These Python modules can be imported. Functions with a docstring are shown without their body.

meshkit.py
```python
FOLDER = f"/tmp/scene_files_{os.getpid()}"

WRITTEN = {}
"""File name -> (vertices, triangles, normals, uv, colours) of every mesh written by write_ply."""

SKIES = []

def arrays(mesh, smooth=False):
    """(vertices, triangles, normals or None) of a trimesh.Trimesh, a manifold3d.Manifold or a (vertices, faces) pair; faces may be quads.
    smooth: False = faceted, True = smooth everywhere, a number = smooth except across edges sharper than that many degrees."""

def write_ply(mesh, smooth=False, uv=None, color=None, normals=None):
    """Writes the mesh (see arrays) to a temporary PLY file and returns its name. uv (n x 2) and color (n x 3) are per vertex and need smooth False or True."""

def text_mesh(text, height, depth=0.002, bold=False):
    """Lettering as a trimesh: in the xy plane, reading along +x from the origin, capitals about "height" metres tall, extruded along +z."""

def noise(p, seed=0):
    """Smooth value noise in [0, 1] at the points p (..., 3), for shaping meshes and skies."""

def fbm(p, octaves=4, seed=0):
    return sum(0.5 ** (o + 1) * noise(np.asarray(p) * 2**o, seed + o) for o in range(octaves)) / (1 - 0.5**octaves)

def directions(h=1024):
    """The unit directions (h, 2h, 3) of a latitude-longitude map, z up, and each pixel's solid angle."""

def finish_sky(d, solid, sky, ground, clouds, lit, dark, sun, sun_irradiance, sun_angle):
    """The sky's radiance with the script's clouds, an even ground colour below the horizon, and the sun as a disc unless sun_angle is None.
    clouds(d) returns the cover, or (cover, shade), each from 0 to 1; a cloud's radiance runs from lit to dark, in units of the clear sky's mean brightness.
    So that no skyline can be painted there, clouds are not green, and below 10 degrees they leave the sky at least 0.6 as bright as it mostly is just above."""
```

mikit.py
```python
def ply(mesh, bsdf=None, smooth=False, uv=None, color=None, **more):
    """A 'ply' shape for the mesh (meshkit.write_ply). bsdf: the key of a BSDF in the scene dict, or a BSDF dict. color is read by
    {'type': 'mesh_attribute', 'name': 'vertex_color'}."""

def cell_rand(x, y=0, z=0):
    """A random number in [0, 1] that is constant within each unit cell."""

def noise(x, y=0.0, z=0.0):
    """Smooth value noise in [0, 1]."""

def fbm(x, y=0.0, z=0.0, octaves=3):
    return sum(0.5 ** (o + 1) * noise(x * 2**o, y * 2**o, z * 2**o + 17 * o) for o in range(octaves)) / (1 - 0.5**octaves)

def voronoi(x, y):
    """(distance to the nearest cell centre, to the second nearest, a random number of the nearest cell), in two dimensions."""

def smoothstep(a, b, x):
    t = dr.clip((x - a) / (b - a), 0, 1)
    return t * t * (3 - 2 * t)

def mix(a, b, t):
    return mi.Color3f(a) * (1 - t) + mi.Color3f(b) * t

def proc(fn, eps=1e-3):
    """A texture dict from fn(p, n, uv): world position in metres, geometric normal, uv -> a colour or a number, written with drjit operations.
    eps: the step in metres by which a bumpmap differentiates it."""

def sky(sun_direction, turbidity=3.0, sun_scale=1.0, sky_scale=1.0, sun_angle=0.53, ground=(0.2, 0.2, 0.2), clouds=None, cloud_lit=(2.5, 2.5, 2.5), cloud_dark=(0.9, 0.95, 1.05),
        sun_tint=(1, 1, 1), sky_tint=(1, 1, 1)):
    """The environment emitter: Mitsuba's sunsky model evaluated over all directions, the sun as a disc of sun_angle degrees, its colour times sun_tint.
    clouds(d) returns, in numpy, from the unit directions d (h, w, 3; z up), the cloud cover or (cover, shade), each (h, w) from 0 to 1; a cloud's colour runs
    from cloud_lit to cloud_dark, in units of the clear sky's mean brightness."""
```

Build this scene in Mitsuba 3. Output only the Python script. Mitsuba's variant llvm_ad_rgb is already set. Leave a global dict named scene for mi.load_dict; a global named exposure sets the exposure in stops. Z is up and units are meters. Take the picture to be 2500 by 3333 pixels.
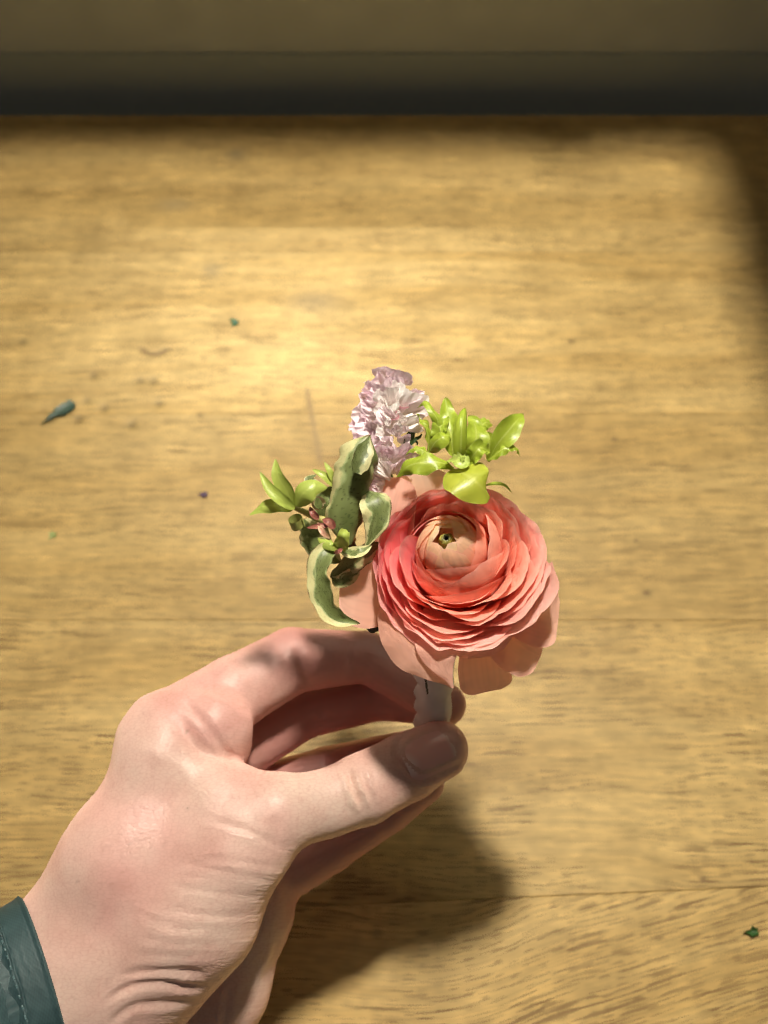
import math
import numpy as np
import drjit as dr
import mitsuba as mi
import mikit, meshkit
from mikit import proc, noise, fbm, voronoi, cell_rand, smoothstep, mix

T = mi.ScalarTransform4f
rng = np.random.default_rng(7)
scene, labels = {}, {}

# ------------------------------------------------------------------ camera, light, exposure
PITCH = math.radians(60)
FPX = 3018.0                                   # focal length in pixels of the 2500 x 3333 photograph
CAM = np.array([0.0, 0.0, 36.0])               # centimetres
S_, C_ = math.sin(PITCH), math.cos(PITCH)
RGT = np.array([1.0, 0, 0]); UP = np.array([0, S_, C_]); FWD = np.array([0, C_, -S_])
FOCUS, LENS = 23.8, 0.125
scene['camera'] = {'type': 'thinlens', 'fov': 2 * math.degrees(math.atan(1250 / FPX)), 'fov_axis': 'x',
                   'to_world': T().look_at(origin=(CAM / 100).tolist(), target=((CAM + FWD) / 100).tolist(), up=[0, 0, 1]),
                   'aperture_radius': LENS / 100, 'focus_distance': FOCUS / 100, 'near_clip': 0.01, 'far_clip': 20.0}
exposure = 0.0
LAMP = np.array([3.8, 28.5, 63.0])
BULB_R = 2.3
scene['room_light'] = {'type': 'constant', 'radiance': {'type': 'rgb', 'value': [0.076, 0.066, 0.055]}}
scene['table_lamp__bulb'] = {'type': 'sphere', 'center': (LAMP / 100).tolist(), 'radius': BULB_R / 100,
                             'emitter': {'type': 'area', 'radiance': {'type': 'rgb', 'value': [940.0, 872.0, 728.0]}}}
SPOT = np.array([-30.0, 33.0, 110.0])
sx_, sy_ = -3.8, 31.5                          # where the small spotlight points on the table
scene['spot_lamp__beam'] = {'type': 'spot', 'to_world': T().look_at(origin=(SPOT / 100).tolist(), target=[sx_ / 100, sy_ / 100, 0], up=[0, 1, 0]),
                            'cutoff_angle': 7.4, 'beam_width': .1, 'intensity': {'type': 'rgb', 'value': [4.1, 4.25, 4.5]}}
labels['spot_lamp'] = {'label': 'small spotlight high above the wooden table', 'category': 'lamp'}
labels['table_lamp'] = {'label': 'warm bulb lamp hanging above the wooden table', 'category': 'lamp'}


# ------------------------------------------------------------------ helpers
def P(px, py, d):
    """The point (cm) seen at a pixel of the photograph, at depth d (cm) along the view axis."""
    px, py, d = np.broadcast_arrays(np.asarray(px, float), np.asarray(py, float), np.asarray(d, float))
    k = d[..., None]
    return CAM + k * (FWD + ((px - 1250) / FPX)[..., None] * RGT - ((py - 1666.5) / FPX)[..., None] * UP)


def to_px(w):
    q = np.asarray(w) - CAM
    d = q @ FWD
    return 1250 + FPX * (q @ RGT) / d, 1666.5 - FPX * (q @ UP) / d, d


used = {}


def number(key):
    n = used.get(key, 0)
    used[key] = n + 1
    return key if n == 0 else f'{key}_{n:03d}'


def add(key, v, f, bsdf, smooth=True, color=None, uv=None, label=None, cat=None, group=None, kind=None):
    key = number(key)
    m = (np.asarray(v) / 100.0, np.asarray(f))
    scene[key] = mikit.ply(m, bsdf, smooth=smooth, color=color, uv=uv)
    d = {k: x for k, x in (('label', label), ('category', cat), ('group', group), ('kind', kind)) if x}
    if d:
        labels[key] = d
    return key


def tri(f):
    f = np.asarray(f)
    return np.vstack([f[:, [0, 1, 2]], f[:, [0, 2, 3]]]) if f.shape[1] == 4 else f


def gridf(n, m, wrap=False):
    """Quads of an n x m vertex grid (m wraps round when asked)."""
    i, j = np.meshgrid(np.arange(n - 1), np.arange(m if wrap else m - 1), indexing='ij')
    a = i * m + j; b = i * m + (j + 1) % m; c = (i + 1) * m + (j + 1) % m; d = (i + 1) * m + j
    return tri(np.stack([a, b, c, d], -1).reshape(-1, 4))


def norm(a):
    return a / (np.linalg.norm(a, axis=-1, keepdims=True) + 1e-12)


def spline(pts, n):
    """Catmull-Rom through the rows of pts, n samples evenly spaced in length."""
    p = np.asarray(pts, float)
    if len(p) == 2:
        return p[0] + np.linspace(0, 1, n)[:, None] * (p[1] - p[0])
    q = np.vstack([2 * p[0] - p[1], p, 2 * p[-1] - p[-2]])
    out = []
    for k in range(len(p) - 1):
        a, b, c, d = q[k:k + 4]
        t = np.linspace(0, 1, 24, endpoint=False)[:, None]
        out.append(0.5 * (2 * b + (c - a) * t + (2 * a - 5 * b + 4 * c - d) * t ** 2 + (3 * b - a - 3 * c + d) * t ** 3))
    out = np.vstack(out + [p[-1:]])
    s = np.concatenate([[0], np.cumsum(np.linalg.norm(np.diff(out[:, :3], axis=0), axis=1))])
    u = np.linspace(0, s[-1], n)
    return np.stack([np.interp(u, s, out[:, k]) for k in range(out.shape[1])], 1)


def n1(x, seed=0):
    """Smooth noise in [-1, 1] of a number or array."""
    x = np.asarray(x, float)
    return 2 * meshkit.noise(np.stack([x, 0 * x + 3.7 * seed + .5, 0 * x + .5], -1), seed) - 1


def nn(a, b, seed=0, octaves=2):
    a, b = np.broadcast_arrays(np.asarray(a, float), np.asarray(b, float))
    return 2 * meshkit.fbm(np.stack([a, b, 0 * a + 1.3 * seed], -1), octaves, seed) - 1


def srgb(r, g, b):
    c = np.array([r, g, b], float) / 255
    return np.where(c < .04045, c / 12.92, ((c + .055) / 1.055) ** 2.4)


def lerp(a, b, t):
    t = np.clip(t, 0, 1)
    return np.asarray(a) * (1 - t[..., None]) + np.asarray(b) * t[..., None]


def sst(a, b, x):
    t = np.clip((x - a) / (b - a), 0, 1)
    return t * t * (3 - 2 * t)


def tube(key, pts, radii, bsdf, sides=12, rough=0.0, seed=0, color=None, label=None, n=None):
    """A round tapered tube along pts (cm), closed at both ends."""
    n = n or max(6, 5 * len(pts))
    r0 = np.asarray(radii, float)
    pr = spline(np.hstack([np.asarray(pts, float), r0[:, None]]), n)
    p, r = pr[:, :3], pr[:, 3]
    t = norm(np.gradient(p, axis=0))
    a = norm(np.cross(t, [0.3, 0.2, 0.93])); b = np.cross(t, a)
    ang = np.arange(sides) * 2 * np.pi / sides
    rr = r[:, None] * np.ones(sides)
    if rough:
        rr = rr * (1 + rough * nn(np.arange(n)[:, None] * .7, 3 * np.cos(ang)[None] + 5, seed))
    v = p[:, None] + rr[..., None] * (np.cos(ang)[None, :, None] * a[:, None] + np.sin(ang)[None, :, None] * b[:, None])
    v = np.vstack([v.reshape(-1, 3), p[:1], p[-1:]])
    f = gridf(n, sides, True)
    i = np.arange(sides); j = (i + 1) % sides; e = (n - 1) * sides
    f = np.vstack([f, np.stack([i * 0 + n * sides, j, i], 1), np.stack([i * 0 + n * sides + 1, e + i, e + j], 1)])
    return add(key, v, f, bsdf, True, None if color is None else np.broadcast_to(color, (len(v), 3)), label=label)


# ------------------------------------------------------------------ materials
VC = {'type': 'mesh_attribute', 'name': 'vertex_color'}


def wood_color(p, n, uv):
    x, y = p.x * 100, p.y * 100
    row = dr.select(y < 4.5 + .04 * x, 0.0, dr.maximum(dr.floor((y - 4.9) / 10.65), 0) + 1)
    k = cell_rand(row, 3, 1)
    # the front plank's grain swings round to a slant on its right-hand side
    bend = dr.select(row < .5, smoothstep(-1.5, 7.0, x) * (x - 0.5) * .25, 0.0)
    wob = (noise(x * .09 + 31 * k, y * .25, 2) - .5) * .9 + (noise(x * .35, y * .6 + 9 * k, 5) - .5) * .25
    g = y - bend + wob
    u = x + 57 * k
    broad = fbm(u * .07, g * .45 + 7 * k, 1.5, 3)
    band = noise(u * .05, g * 2.3, 4 + k)
    fine = noise(u * .55, g * 11.0, 9)
    fibre = noise(u * 1.1, g * 26.0, 14)
    base = mix((.385, .250, .086), (.485, .338, .136), smoothstep(.22, .78, broad * .7 + band * .3))
    base = base * (.91 + .18 * fine) * (.93 + .14 * fibre) * (.90 + .20 * noise(u * 1.3, g * 4.5, 71)) * (.93 + .14 * noise(x * 3.1, y * 8.0, 81))
    mott = fbm(x * .5 + 3, y * .55, 8, 2)
    base = base * (.84 + .32 * mott) * (.88 + .24 * fbm(x * 1.6, y * 1.9, 3, 3))
    # open pores: short dark dashes along the grain
    pore = smoothstep(.60, .78, noise(u * .85, g * 21.0, 21)) * smoothstep(.34, .58, noise(u * .22, g * .8, 33))
    pore2 = smoothstep(.64, .82, noise(u * 1.9, g * 27.0, 41)) * smoothstep(.30, .55, noise(u * .3 + 8, g * .7, 53))
    streak = smoothstep(.62, .85, noise(u * .16, g * 3.4, 61))
    amount = dr.select(row < .5, .66, dr.select(row < 1.5, .60, .38))
    base = mix(base, mi.Color3f(.150, .082, .026), dr.clip((pore + .8 * pore2) * amount + .10 * streak, 0, .88))
    base = base * (.93 + .14 * k) * dr.select(row < .5, 1.20, 1.0)
    # marks on the table: a faded scratch, grey smudges, small knots
    def line(x0, y0, x1, y1, w):
        dx, dy = x1 - x0, y1 - y0
        t = dr.clip(((x - x0) * dx + (y - y0) * dy) / (dx * dx + dy * dy), 0, 1)
        return dr.exp(-(dr.square(x - x0 - t * dx) + dr.square(y - y0 - t * dy)) / (w * w))
    base = mix(base, mi.Color3f(.20, .13, .07), .55 * line(*MARKS['scratch'], .14))
    for (a, b, w, h) in MARKS['smudge']:
        base = mix(base, mi.Color3f(.17, .145, .10), .42 * dr.exp(-dr.square((x - a) / w) - dr.square((y - b) / h)))
    for (a, b, w) in MARKS['knot']:
        q = (dr.square(x - a) + dr.square((y - b) * 1.3)) / (w * w)
        base = mix(base, mi.Color3f(.10, .055, .022), .75 * dr.exp(-q))
    for a, b in DENTS:
        base = base * (1 - .42 * dr.exp(-(dr.square(x - a) + dr.square(y - b)) / .05))
    a, b = RING
    r = dr.sqrt(dr.square(x - a) + dr.square(y - b))
    base = mix(base, mi.Color3f(.17, .105, .045), .75 * dr.exp(-dr.square((r - .72) / .17)) * smoothstep(-.10, -.5, y - b))
    return base


def px_table(px, py):
    """The table point (cm) seen at a pixel."""
    v = (py - 1666.5) / FPX
    z = 36 / (S_ + v * C_)
    return (px - 1250) / FPX * z, z * (C_ - v * S_)


MARKS = {'scratch': (*px_table(1000, 1270), *px_table(1042, 1500)),
         'smudge': [(*px_table(a, b), w, h) for a, b, w, h in ((570, 665, 1.0, .5), (770, 500, .5, .5), (690, 880, .5, .5), (1020, 980, 1.5, .8))],
         'knot': [(*px_table(a, b), w) for a, b, w in ((2290, 2860, .16), (1860, 1110, .2), (2105, 1930, .16), (650, 1350, .12), (2000, 1430, .14), (2070, 1760, .1))]}
DENTS = [px_table(a, b) for a, b in ((306, 1226), (457, 1241), (500, 1241), (285, 1306), (343, 1332), (520, 1316), (257, 1367), (430, 1385), (75, 1115))]


def wood_bump(p, n, uv):
    x, y = p.x * 100, p.y * 100
    g = y + (noise(x * .09, y * .25, 2) - .5) * 1.6
    h = .004 * noise(x * .9, g * 14.0, 3) + .004 * noise(x * .3, g * 3.0, 8)
    for a, b in DENTS:
        h -= .08 * dr.exp(-(dr.square(x - a) + dr.square(y - b)) / .06)
    a, b = RING
    r = dr.sqrt(dr.square(x - a) + dr.square((y - b) * 1.0))
    h -= .05 * dr.exp(-dr.square((r - .72) / .16)) * smoothstep(-.05, -.45, y - b)
    return h / 100


RING = px_table(510, 1100)
RING = (RING[0], RING[1] - .35)
scene['mat_wood_base'] = {'type': 'principled', 'base_color': proc(wood_color), 'roughness': .55, 'specular': .3}
scene['mat_wood'] = {'type': 'bumpmap', 'bump': proc(wood_bump, eps=4e-4), 'scale': 1.0, 'nested': {'type': 'ref', 'id': 'mat_wood_base'}}


def wall_color(p, n, uv):
    z = p.z * 100
    return mix((.40, .445, .42), (.43, .475, .45), noise(p.x * 9, p.z * 14, 2)) * (.95 + .1 * noise(p.x * 60, p.z * 60, 1))


scene['mat_wall'] = {'type': 'twosided', 'bsdf': {'type': 'principled', 'base_color': proc(wall_color), 'roughness': .7, 'specular': .3}}
scene['mat_skirting'] = {'type': 'twosided', 'bsdf': {'type': 'principled', 'base_color': {'type': 'rgb', 'value': [.29, .345, .335]}, 'roughness': .6}}
scene['mat_shelf'] = {'type': 'twosided', 'bsdf': {'type': 'principled', 'base_color': {'type': 'rgb', 'value': [.30, .22, .13]}, 'roughness': .6}}
scene['mat_metal'] = {'type': 'twosided', 'bsdf': {'type': 'principled', 'base_color': {'type': 'rgb', 'value': [.05, .05, .05]}, 'roughness': .35, 'metallic': .6}}

scene['mat_petal'] = {'type': 'blendbsdf', 'weight': .14,
                      'a': {'type': 'principledthin', 'base_color': VC, 'roughness': .6, 'diff_trans': 1.15},
                      'b': {'type': 'twosided', 'bsdf': {'type': 'principled', 'base_color': VC, 'roughness': .5, 'specular': .35, 'sheen': .5}}}
scene['mat_lime'] = {'type': 'blendbsdf', 'weight': .52,
                     'a': {'type': 'principledthin', 'base_color': VC, 'roughness': .5, 'diff_trans': 1.1},
                     'b': {'type': 'twosided', 'bsdf': {'type': 'principled', 'base_color': VC, 'roughness': .36, 'specular': .5, 'clearcoat': .22, 'clearcoat_gloss': .85}}}
scene['mat_leaf'] = {'type': 'blendbsdf', 'weight': .7,
                     'a': {'type': 'principledthin', 'base_color': VC, 'roughness': .5, 'diff_trans': .8},
                     'b': {'type': 'twosided', 'bsdf': {'type': 'principled', 'base_color': VC, 'roughness': .42, 'specular': .5}}}
scene['mat_lilac'] = {'type': 'blendbsdf', 'weight': .25,
                      'a': {'type': 'principledthin', 'base_color': VC, 'roughness': .5, 'diff_trans': .9},
                      'b': {'type': 'twosided', 'bsdf': {'type': 'principled', 'base_color': VC, 'roughness': .48, 'specular': .4}}}
scene['mat_stalk'] = {'type': 'twosided', 'bsdf': {'type': 'principled', 'base_color': VC, 'roughness': .5}}


def skin_bump(p, n, uv):
    # fine criss-cross creases of skin, two crossing families broken by noise
    x, y = uv.x, uv.y
    a = voronoi(x * 6 + 2 * noise(x * 2, y * 2, 1), y * 10)
    h = dr.minimum((a[1] - a[0]) * 2.0, 1.0) * .0060 * smoothstep(.25, .6, noise(x * .5, y * .5, 3) + .25)
    return (h + .008 * noise(p.x * 500, p.y * 500, p.z * 500)) / 100


def skin_mark(p, n, uv):
    """Where the skin is redder: fine creases, pores and uneven blotches."""
    x, y = uv.x, uv.y
    a = voronoi(x * 6 + 2 * noise(x * 2, y * 2, 1), y * 10)
    line = 1 - dr.minimum((a[1] - a[0]) * 3.0, 1.0)
    m = smoothstep(.35, .75, fbm(p.x * 110, p.y * 110, p.z * 110, 3))
    pore = smoothstep(.62, .85, noise(p.x * 1500, p.y * 1500, p.z * 1500))
    return dr.clip(.04 + .15 * line + .22 * m + .13 * pore, 0, 1)


SKIN = {'type': 'principled', 'roughness': .45, 'specular': .42, 'flatness': .7, 'sheen': .3}
scene['mat_skin_pale'] = {**SKIN, 'base_color': VC}
scene['mat_skin_red'] = {**SKIN, 'base_color': {'type': 'rgb', 'value': [.50, .215, .175]}}
scene['mat_skin_base'] = {'type': 'blendbsdf', 'weight': proc(skin_mark), 'a': {'type': 'ref', 'id': 'mat_skin_pale'}, 'b': {'type': 'ref', 'id': 'mat_skin_red'}}
scene['mat_skin'] = {'type': 'twosided', 'bsdf': {'type': 'bumpmap', 'bump': proc(skin_bump, eps=2.5e-4), 'scale': 1.0, 'nested': {'type': 'ref', 'id': 'mat_skin_base'}}}
scene['mat_nail'] = {'type': 'twosided', 'bsdf': {'type': 'principled', 'base_color': VC, 'roughness': .24, 'specular': .5, 'clearcoat': .3}}


def cloth_bump(p, n, uv):
    return (.004 * dr.sin(uv.x * 420) + .004 * dr.sin(uv.y * 420) + .02 * fbm(uv.x * 12, uv.y * 12, 1)) / 100


def cloth_color(p, n, uv):
    w = .86 + .14 * dr.sin(uv.x * 60 + 5 * noise(uv.x * 3, uv.y * 3)) * dr.sin(uv.y * 75)
    return mix((.017, .044, .050), (.032, .070, .077), fbm(uv.x * 5, uv.y * 5, 3)) * w


scene['mat_cloth_base'] = {'type': 'principled', 'base_color': proc(cloth_color), 'roughness': .62, 'sheen': .6}
scene['mat_cloth'] = {'type': 'twosided', 'bsdf': {'type': 'bumpmap', 'bump': proc(cloth_bump, eps=2e-4), 'scale': 1.0, 'nested': {'type': 'ref', 'id': 'mat_cloth_base'}}}


def tape_color(p, n, uv):
    return mix((.50, .47, .46), (.72, .69, .66), fbm(p.x * 260, p.y * 260, p.z * 120))


scene['mat_tape'] = {'type': 'twosided', 'bsdf': {'type': 'principled', 'base_color': proc(tape_color), 'roughness': .6}}


# ------------------------------------------------------------------ table, wall, shelf
def box_mesh(x0, x1, y0, y1, z0, z1, bev):
    """A box with its upper edges bevelled."""
    b = bev
    v = [(x0, y0, z0), (x1, y0, z0), (x1, y1, z0), (x0, y1, z0), (x0, y0, z1 - b), (x1, y0, z1 - b), (x1, y1, z1 - b), (x0, y1, z1 - b),
         (x0 + b, y0 + b, z1), (x1 - b, y0 + b, z1), (x1 - b, y1 - b, z1), (x0 + b, y1 - b, z1)]
    f = [(3, 2, 1, 0)] + [(k, (k + 1) % 4, (k + 1) % 4 + 4, k + 4) for k in range(4)] + [(k + 4, (k + 1) % 4 + 4, (k + 1) % 4 + 8, k + 8) for k in range(4)] + [(8, 9, 10, 11)]
    return np.array(v, float), tri(f)


seams = [-14.0, 4.9, 15.55, 26.2, 36.85, 48.07]
for k in range(5):
    v, f = box_mesh(-60, 60, seams[k] + .006, seams[k + 1] - .006, -2.4, 0.0, .02)
    if k < 2:                                  # the front joint is not quite square to the table's edge
        w_ = np.abs(v[:, 1] - 4.9) < .1
        v[w_, 1] += -.4 + .04 * v[w_, 0]
    add('wooden_table__plank', v, f, 'mat_wood', False)
labels['wooden_table'] = {'label': 'scuffed honey brown wooden table top with dark open grain under the hand', 'category': 'table'}

wy = 50.2
v, f = box_mesh(-150, 150, wy, wy + 8, -75, 160, .05)
add('wall', v, f, 'mat_wall', False, label='dim brown wall behind the back edge of the table', kind='structure')
v, f = box_mesh(-149, 149, wy - .10, wy - .002, -6, 2.6, .08)
add('wall__skirting_strip', v, f, 'mat_skirting', False)

# a corner shelf out of view above the back of the table; it shades the table's back and right-hand edges
from shapely.geometry import Polygon, Point
import trimesh
zs = 30.0
k_ = (LAMP[2] - zs) / LAMP[2]


def shade_pt(px, py):
    x, y = px_table(px, py)
    return LAMP[0] + (x - LAMP[0]) * k_, LAMP[1] + (y - LAMP[1]) * k_


edge = [shade_pt(a, b) for a, b in ((-900, 488), (600, 488), (1300, 490), (1640, 492), (1740, 500), (1800, 522), (1880, 522), (1950, 490), (2260, 484), (2290, 505), (2316, 560), (2355, 720), (2395, 930), (2470, 1150), (2570, 1400))]
poly = Polygon(edge + [(edge[-1][0] + 14, edge[-1][1]), (edge[-1][0] + 14, wy - .8), (edge[0][0] - 6, wy - .8)])
m = trimesh.creation.extrude_polygon(poly, 1.8, engine='earcut')
add('corner_shelf', np.array(m.vertices) + [0, 0, zs], m.faces, 'mat_shelf', False, label='brown corner shelf above the back edge of the table', cat='shelf')

# lamp shade and cord above the bulb
a = np.linspace(0, 2 * np.pi, 48, endpoint=False)
prof = np.array([(2.0, 9.5), (2.4, 9.2), (4.5, 6.0), (8.5, 1.5), (9.0, .8), (8.8, .8), (4.3, 5.6), (1.9, 9.0)])
v = np.stack([LAMP[0] + prof[:, :1] * np.cos(a), LAMP[1] + prof[:, :1] * np.sin(a), LAMP[2] + prof[:, 1:] + 0 * a], -1).reshape(-1, 3)
add('table_lamp__lamp_shade', v, gridf(len(prof), 48, True), 'mat_metal', 40)
tube('table_lamp__cord', [LAMP + [0, 0, 9], LAMP + [0, 0, 40], LAMP + [0, 0, 90]], [.25, .25, .25], 'mat_metal')
tube('table_lamp__socket', [LAMP + [0, 0, 1.4], LAMP + [0, 0, 5], LAMP + [0, 0, 9.4]], [1.1, 1.2, 1.6], 'mat_metal', 20)


tube('spot_lamp__housing', [SPOT + [0, 0, 1], SPOT + [0, 0, 4], SPOT + [0, 0, 12]], [3.0, 3.4, 2.0], 'mat_metal', 24)


# ------------------------------------------------------------------ the hand: a smooth field of tapered bones, meshed by surface nets
def cam_xyz(px, py, d):
    return np.array([(px - 1250) / FPX * d, -(py - 1666.5) / FPX * d, -d])


def cone_sdf(q, a, b, ra, rb):
    ba = b - a
    t = np.clip(((q - a) @ ba) / (ba @ ba), 0, 1)
    return np.linalg.norm(q - a - t[:, None] * ba, axis=1) - (ra + (rb - ra) * t)


def smin(a, b, k):
    h = np.clip(.5 + .5 * (b - a) / k, 0, 1)
    return b + (a - b) * h - k * h * (1 - h)


BODY = [  # groups of bones (px, py, depth, radius); each group is blended inside by its first number, then into the body by its second
    (1.0, .4, [((-520, 3640, 23.6, 2.3), (120, 3270, 26.0, 2.0)), ((120, 3270, 26.0, 2.0), (330, 3110, 26.3, 1.8)),
              ((205, 3080, 26.2, 1.65), (395, 2785, 26.2, 1.45)), ((395, 2785, 26.2, 1.45), (520, 2480, 26.9, 1.05)), ((520, 2480, 26.9, 1.05), (560, 2375, 27.3, .85)), ((470, 2375, 27.2, .55), (500, 2340, 27.3, .60)),
              ((330, 3130, 25.9, 1.75), (620, 2975, 25.9, 1.5)), ((620, 2975, 25.9, 1.5), (770, 2770, 25.9, 1.22)), ((770, 2770, 25.9, 1.22), (905, 2650, 26.1, .98)),
              ((480, 2810, 26.4, 1.65), (690, 2635, 26.3, 1.05)), ((430, 2900, 27.4, 2.0), (640, 2560, 28.4, 1.5)),
              ((250, 3280, 26.1, 1.85), (470, 3170, 26.1, 1.5)), ((470, 3170, 26.1, 1.5), (640, 2975, 26.0, 1.5)),
              ((550, 2440, 26.9, .75), (700, 2580, 26.6, .62)), ((700, 2580, 26.6, .62), (860, 2645, 26.2, .8))]),
    (.3, .14, [((610, 2345, 27.3, .95), (695, 2365, 27.3, 1.08)), ((695, 2370, 27.3, 1.08), (705, 2420, 27.6, 1.04))]),
    (.5, .45, [((560, 3420, 28.6, 1.9), (700, 3200, 28.7, 1.62)), ((700, 3200, 28.7, 1.62), (790, 2960, 28.9, 1.5)), ((790, 2960, 28.9, 1.5), (760, 2700, 29.4, 1.5))]),
    (.12, .25, [((905, 2650, 26.1, 1.05), (1060, 2615, 26.7, .94)), ((1060, 2615, 26.7, .94), (1185, 2568, 27.2, 1.03)), ((1185, 2568, 27.2, 1.03), (1330, 2492, 27.8, .99)), ((1330, 2492, 27.8, .99), (1430, 2440, 28.2, .88))]),
    (.12, .22, [((575, 2345, 27.6, 1.02), (760, 2256, 28.5, 1.13)), ((760, 2256, 28.5, 1.13), (950, 2150, 29.4, 1.03)), ((950, 2150, 29.4, 1.03), (1190, 2138, 30.1, .82)), ((1190, 2138, 30.1, .82), (1395, 2258, 29.6, .70))]),
    (.10, .22, [((700, 2480, 29.4, 1.05), (985, 2312, 31.0, .93)), ((985, 2312, 31.0, .93), (1230, 2266, 31.0, .80)), ((1230, 2266, 31.0, .80), (1448, 2292, 29.9, .68))]),
    (.10, .22, [((760, 2630, 30.0, 1.1), (1060, 2510, 31.4, .80)), ((1060, 2510, 31.4, .80), (1300, 2455, 30.6, .72))]),
    (.12, .25, [((800, 2890, 29.2, 1.15), (1070, 2745, 30.2, .92)), ((1070, 2745, 30.2, .92), (1260, 2628, 30.0, .80)), ((1260, 2628, 30.0, .8), (1375, 2545, 29.6, .70))]),
]
BODY = [(k1, k2, [(cam_xyz(*a[:3]), cam_xyz(*b[:3]), a[3], b[3]) for a, b in g]) for k1, k2, g in BODY]


def field(q):
    whole = None
    for k1, k2, g in BODY:
        part = None
        for a, b, ra, rb in g:
            s = cone_sdf(q, a, b, ra, rb)
            part = s if part is None else smin(part, s, k1)
        whole = part if whole is None else smin(whole, part, k2)
    return whole


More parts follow.
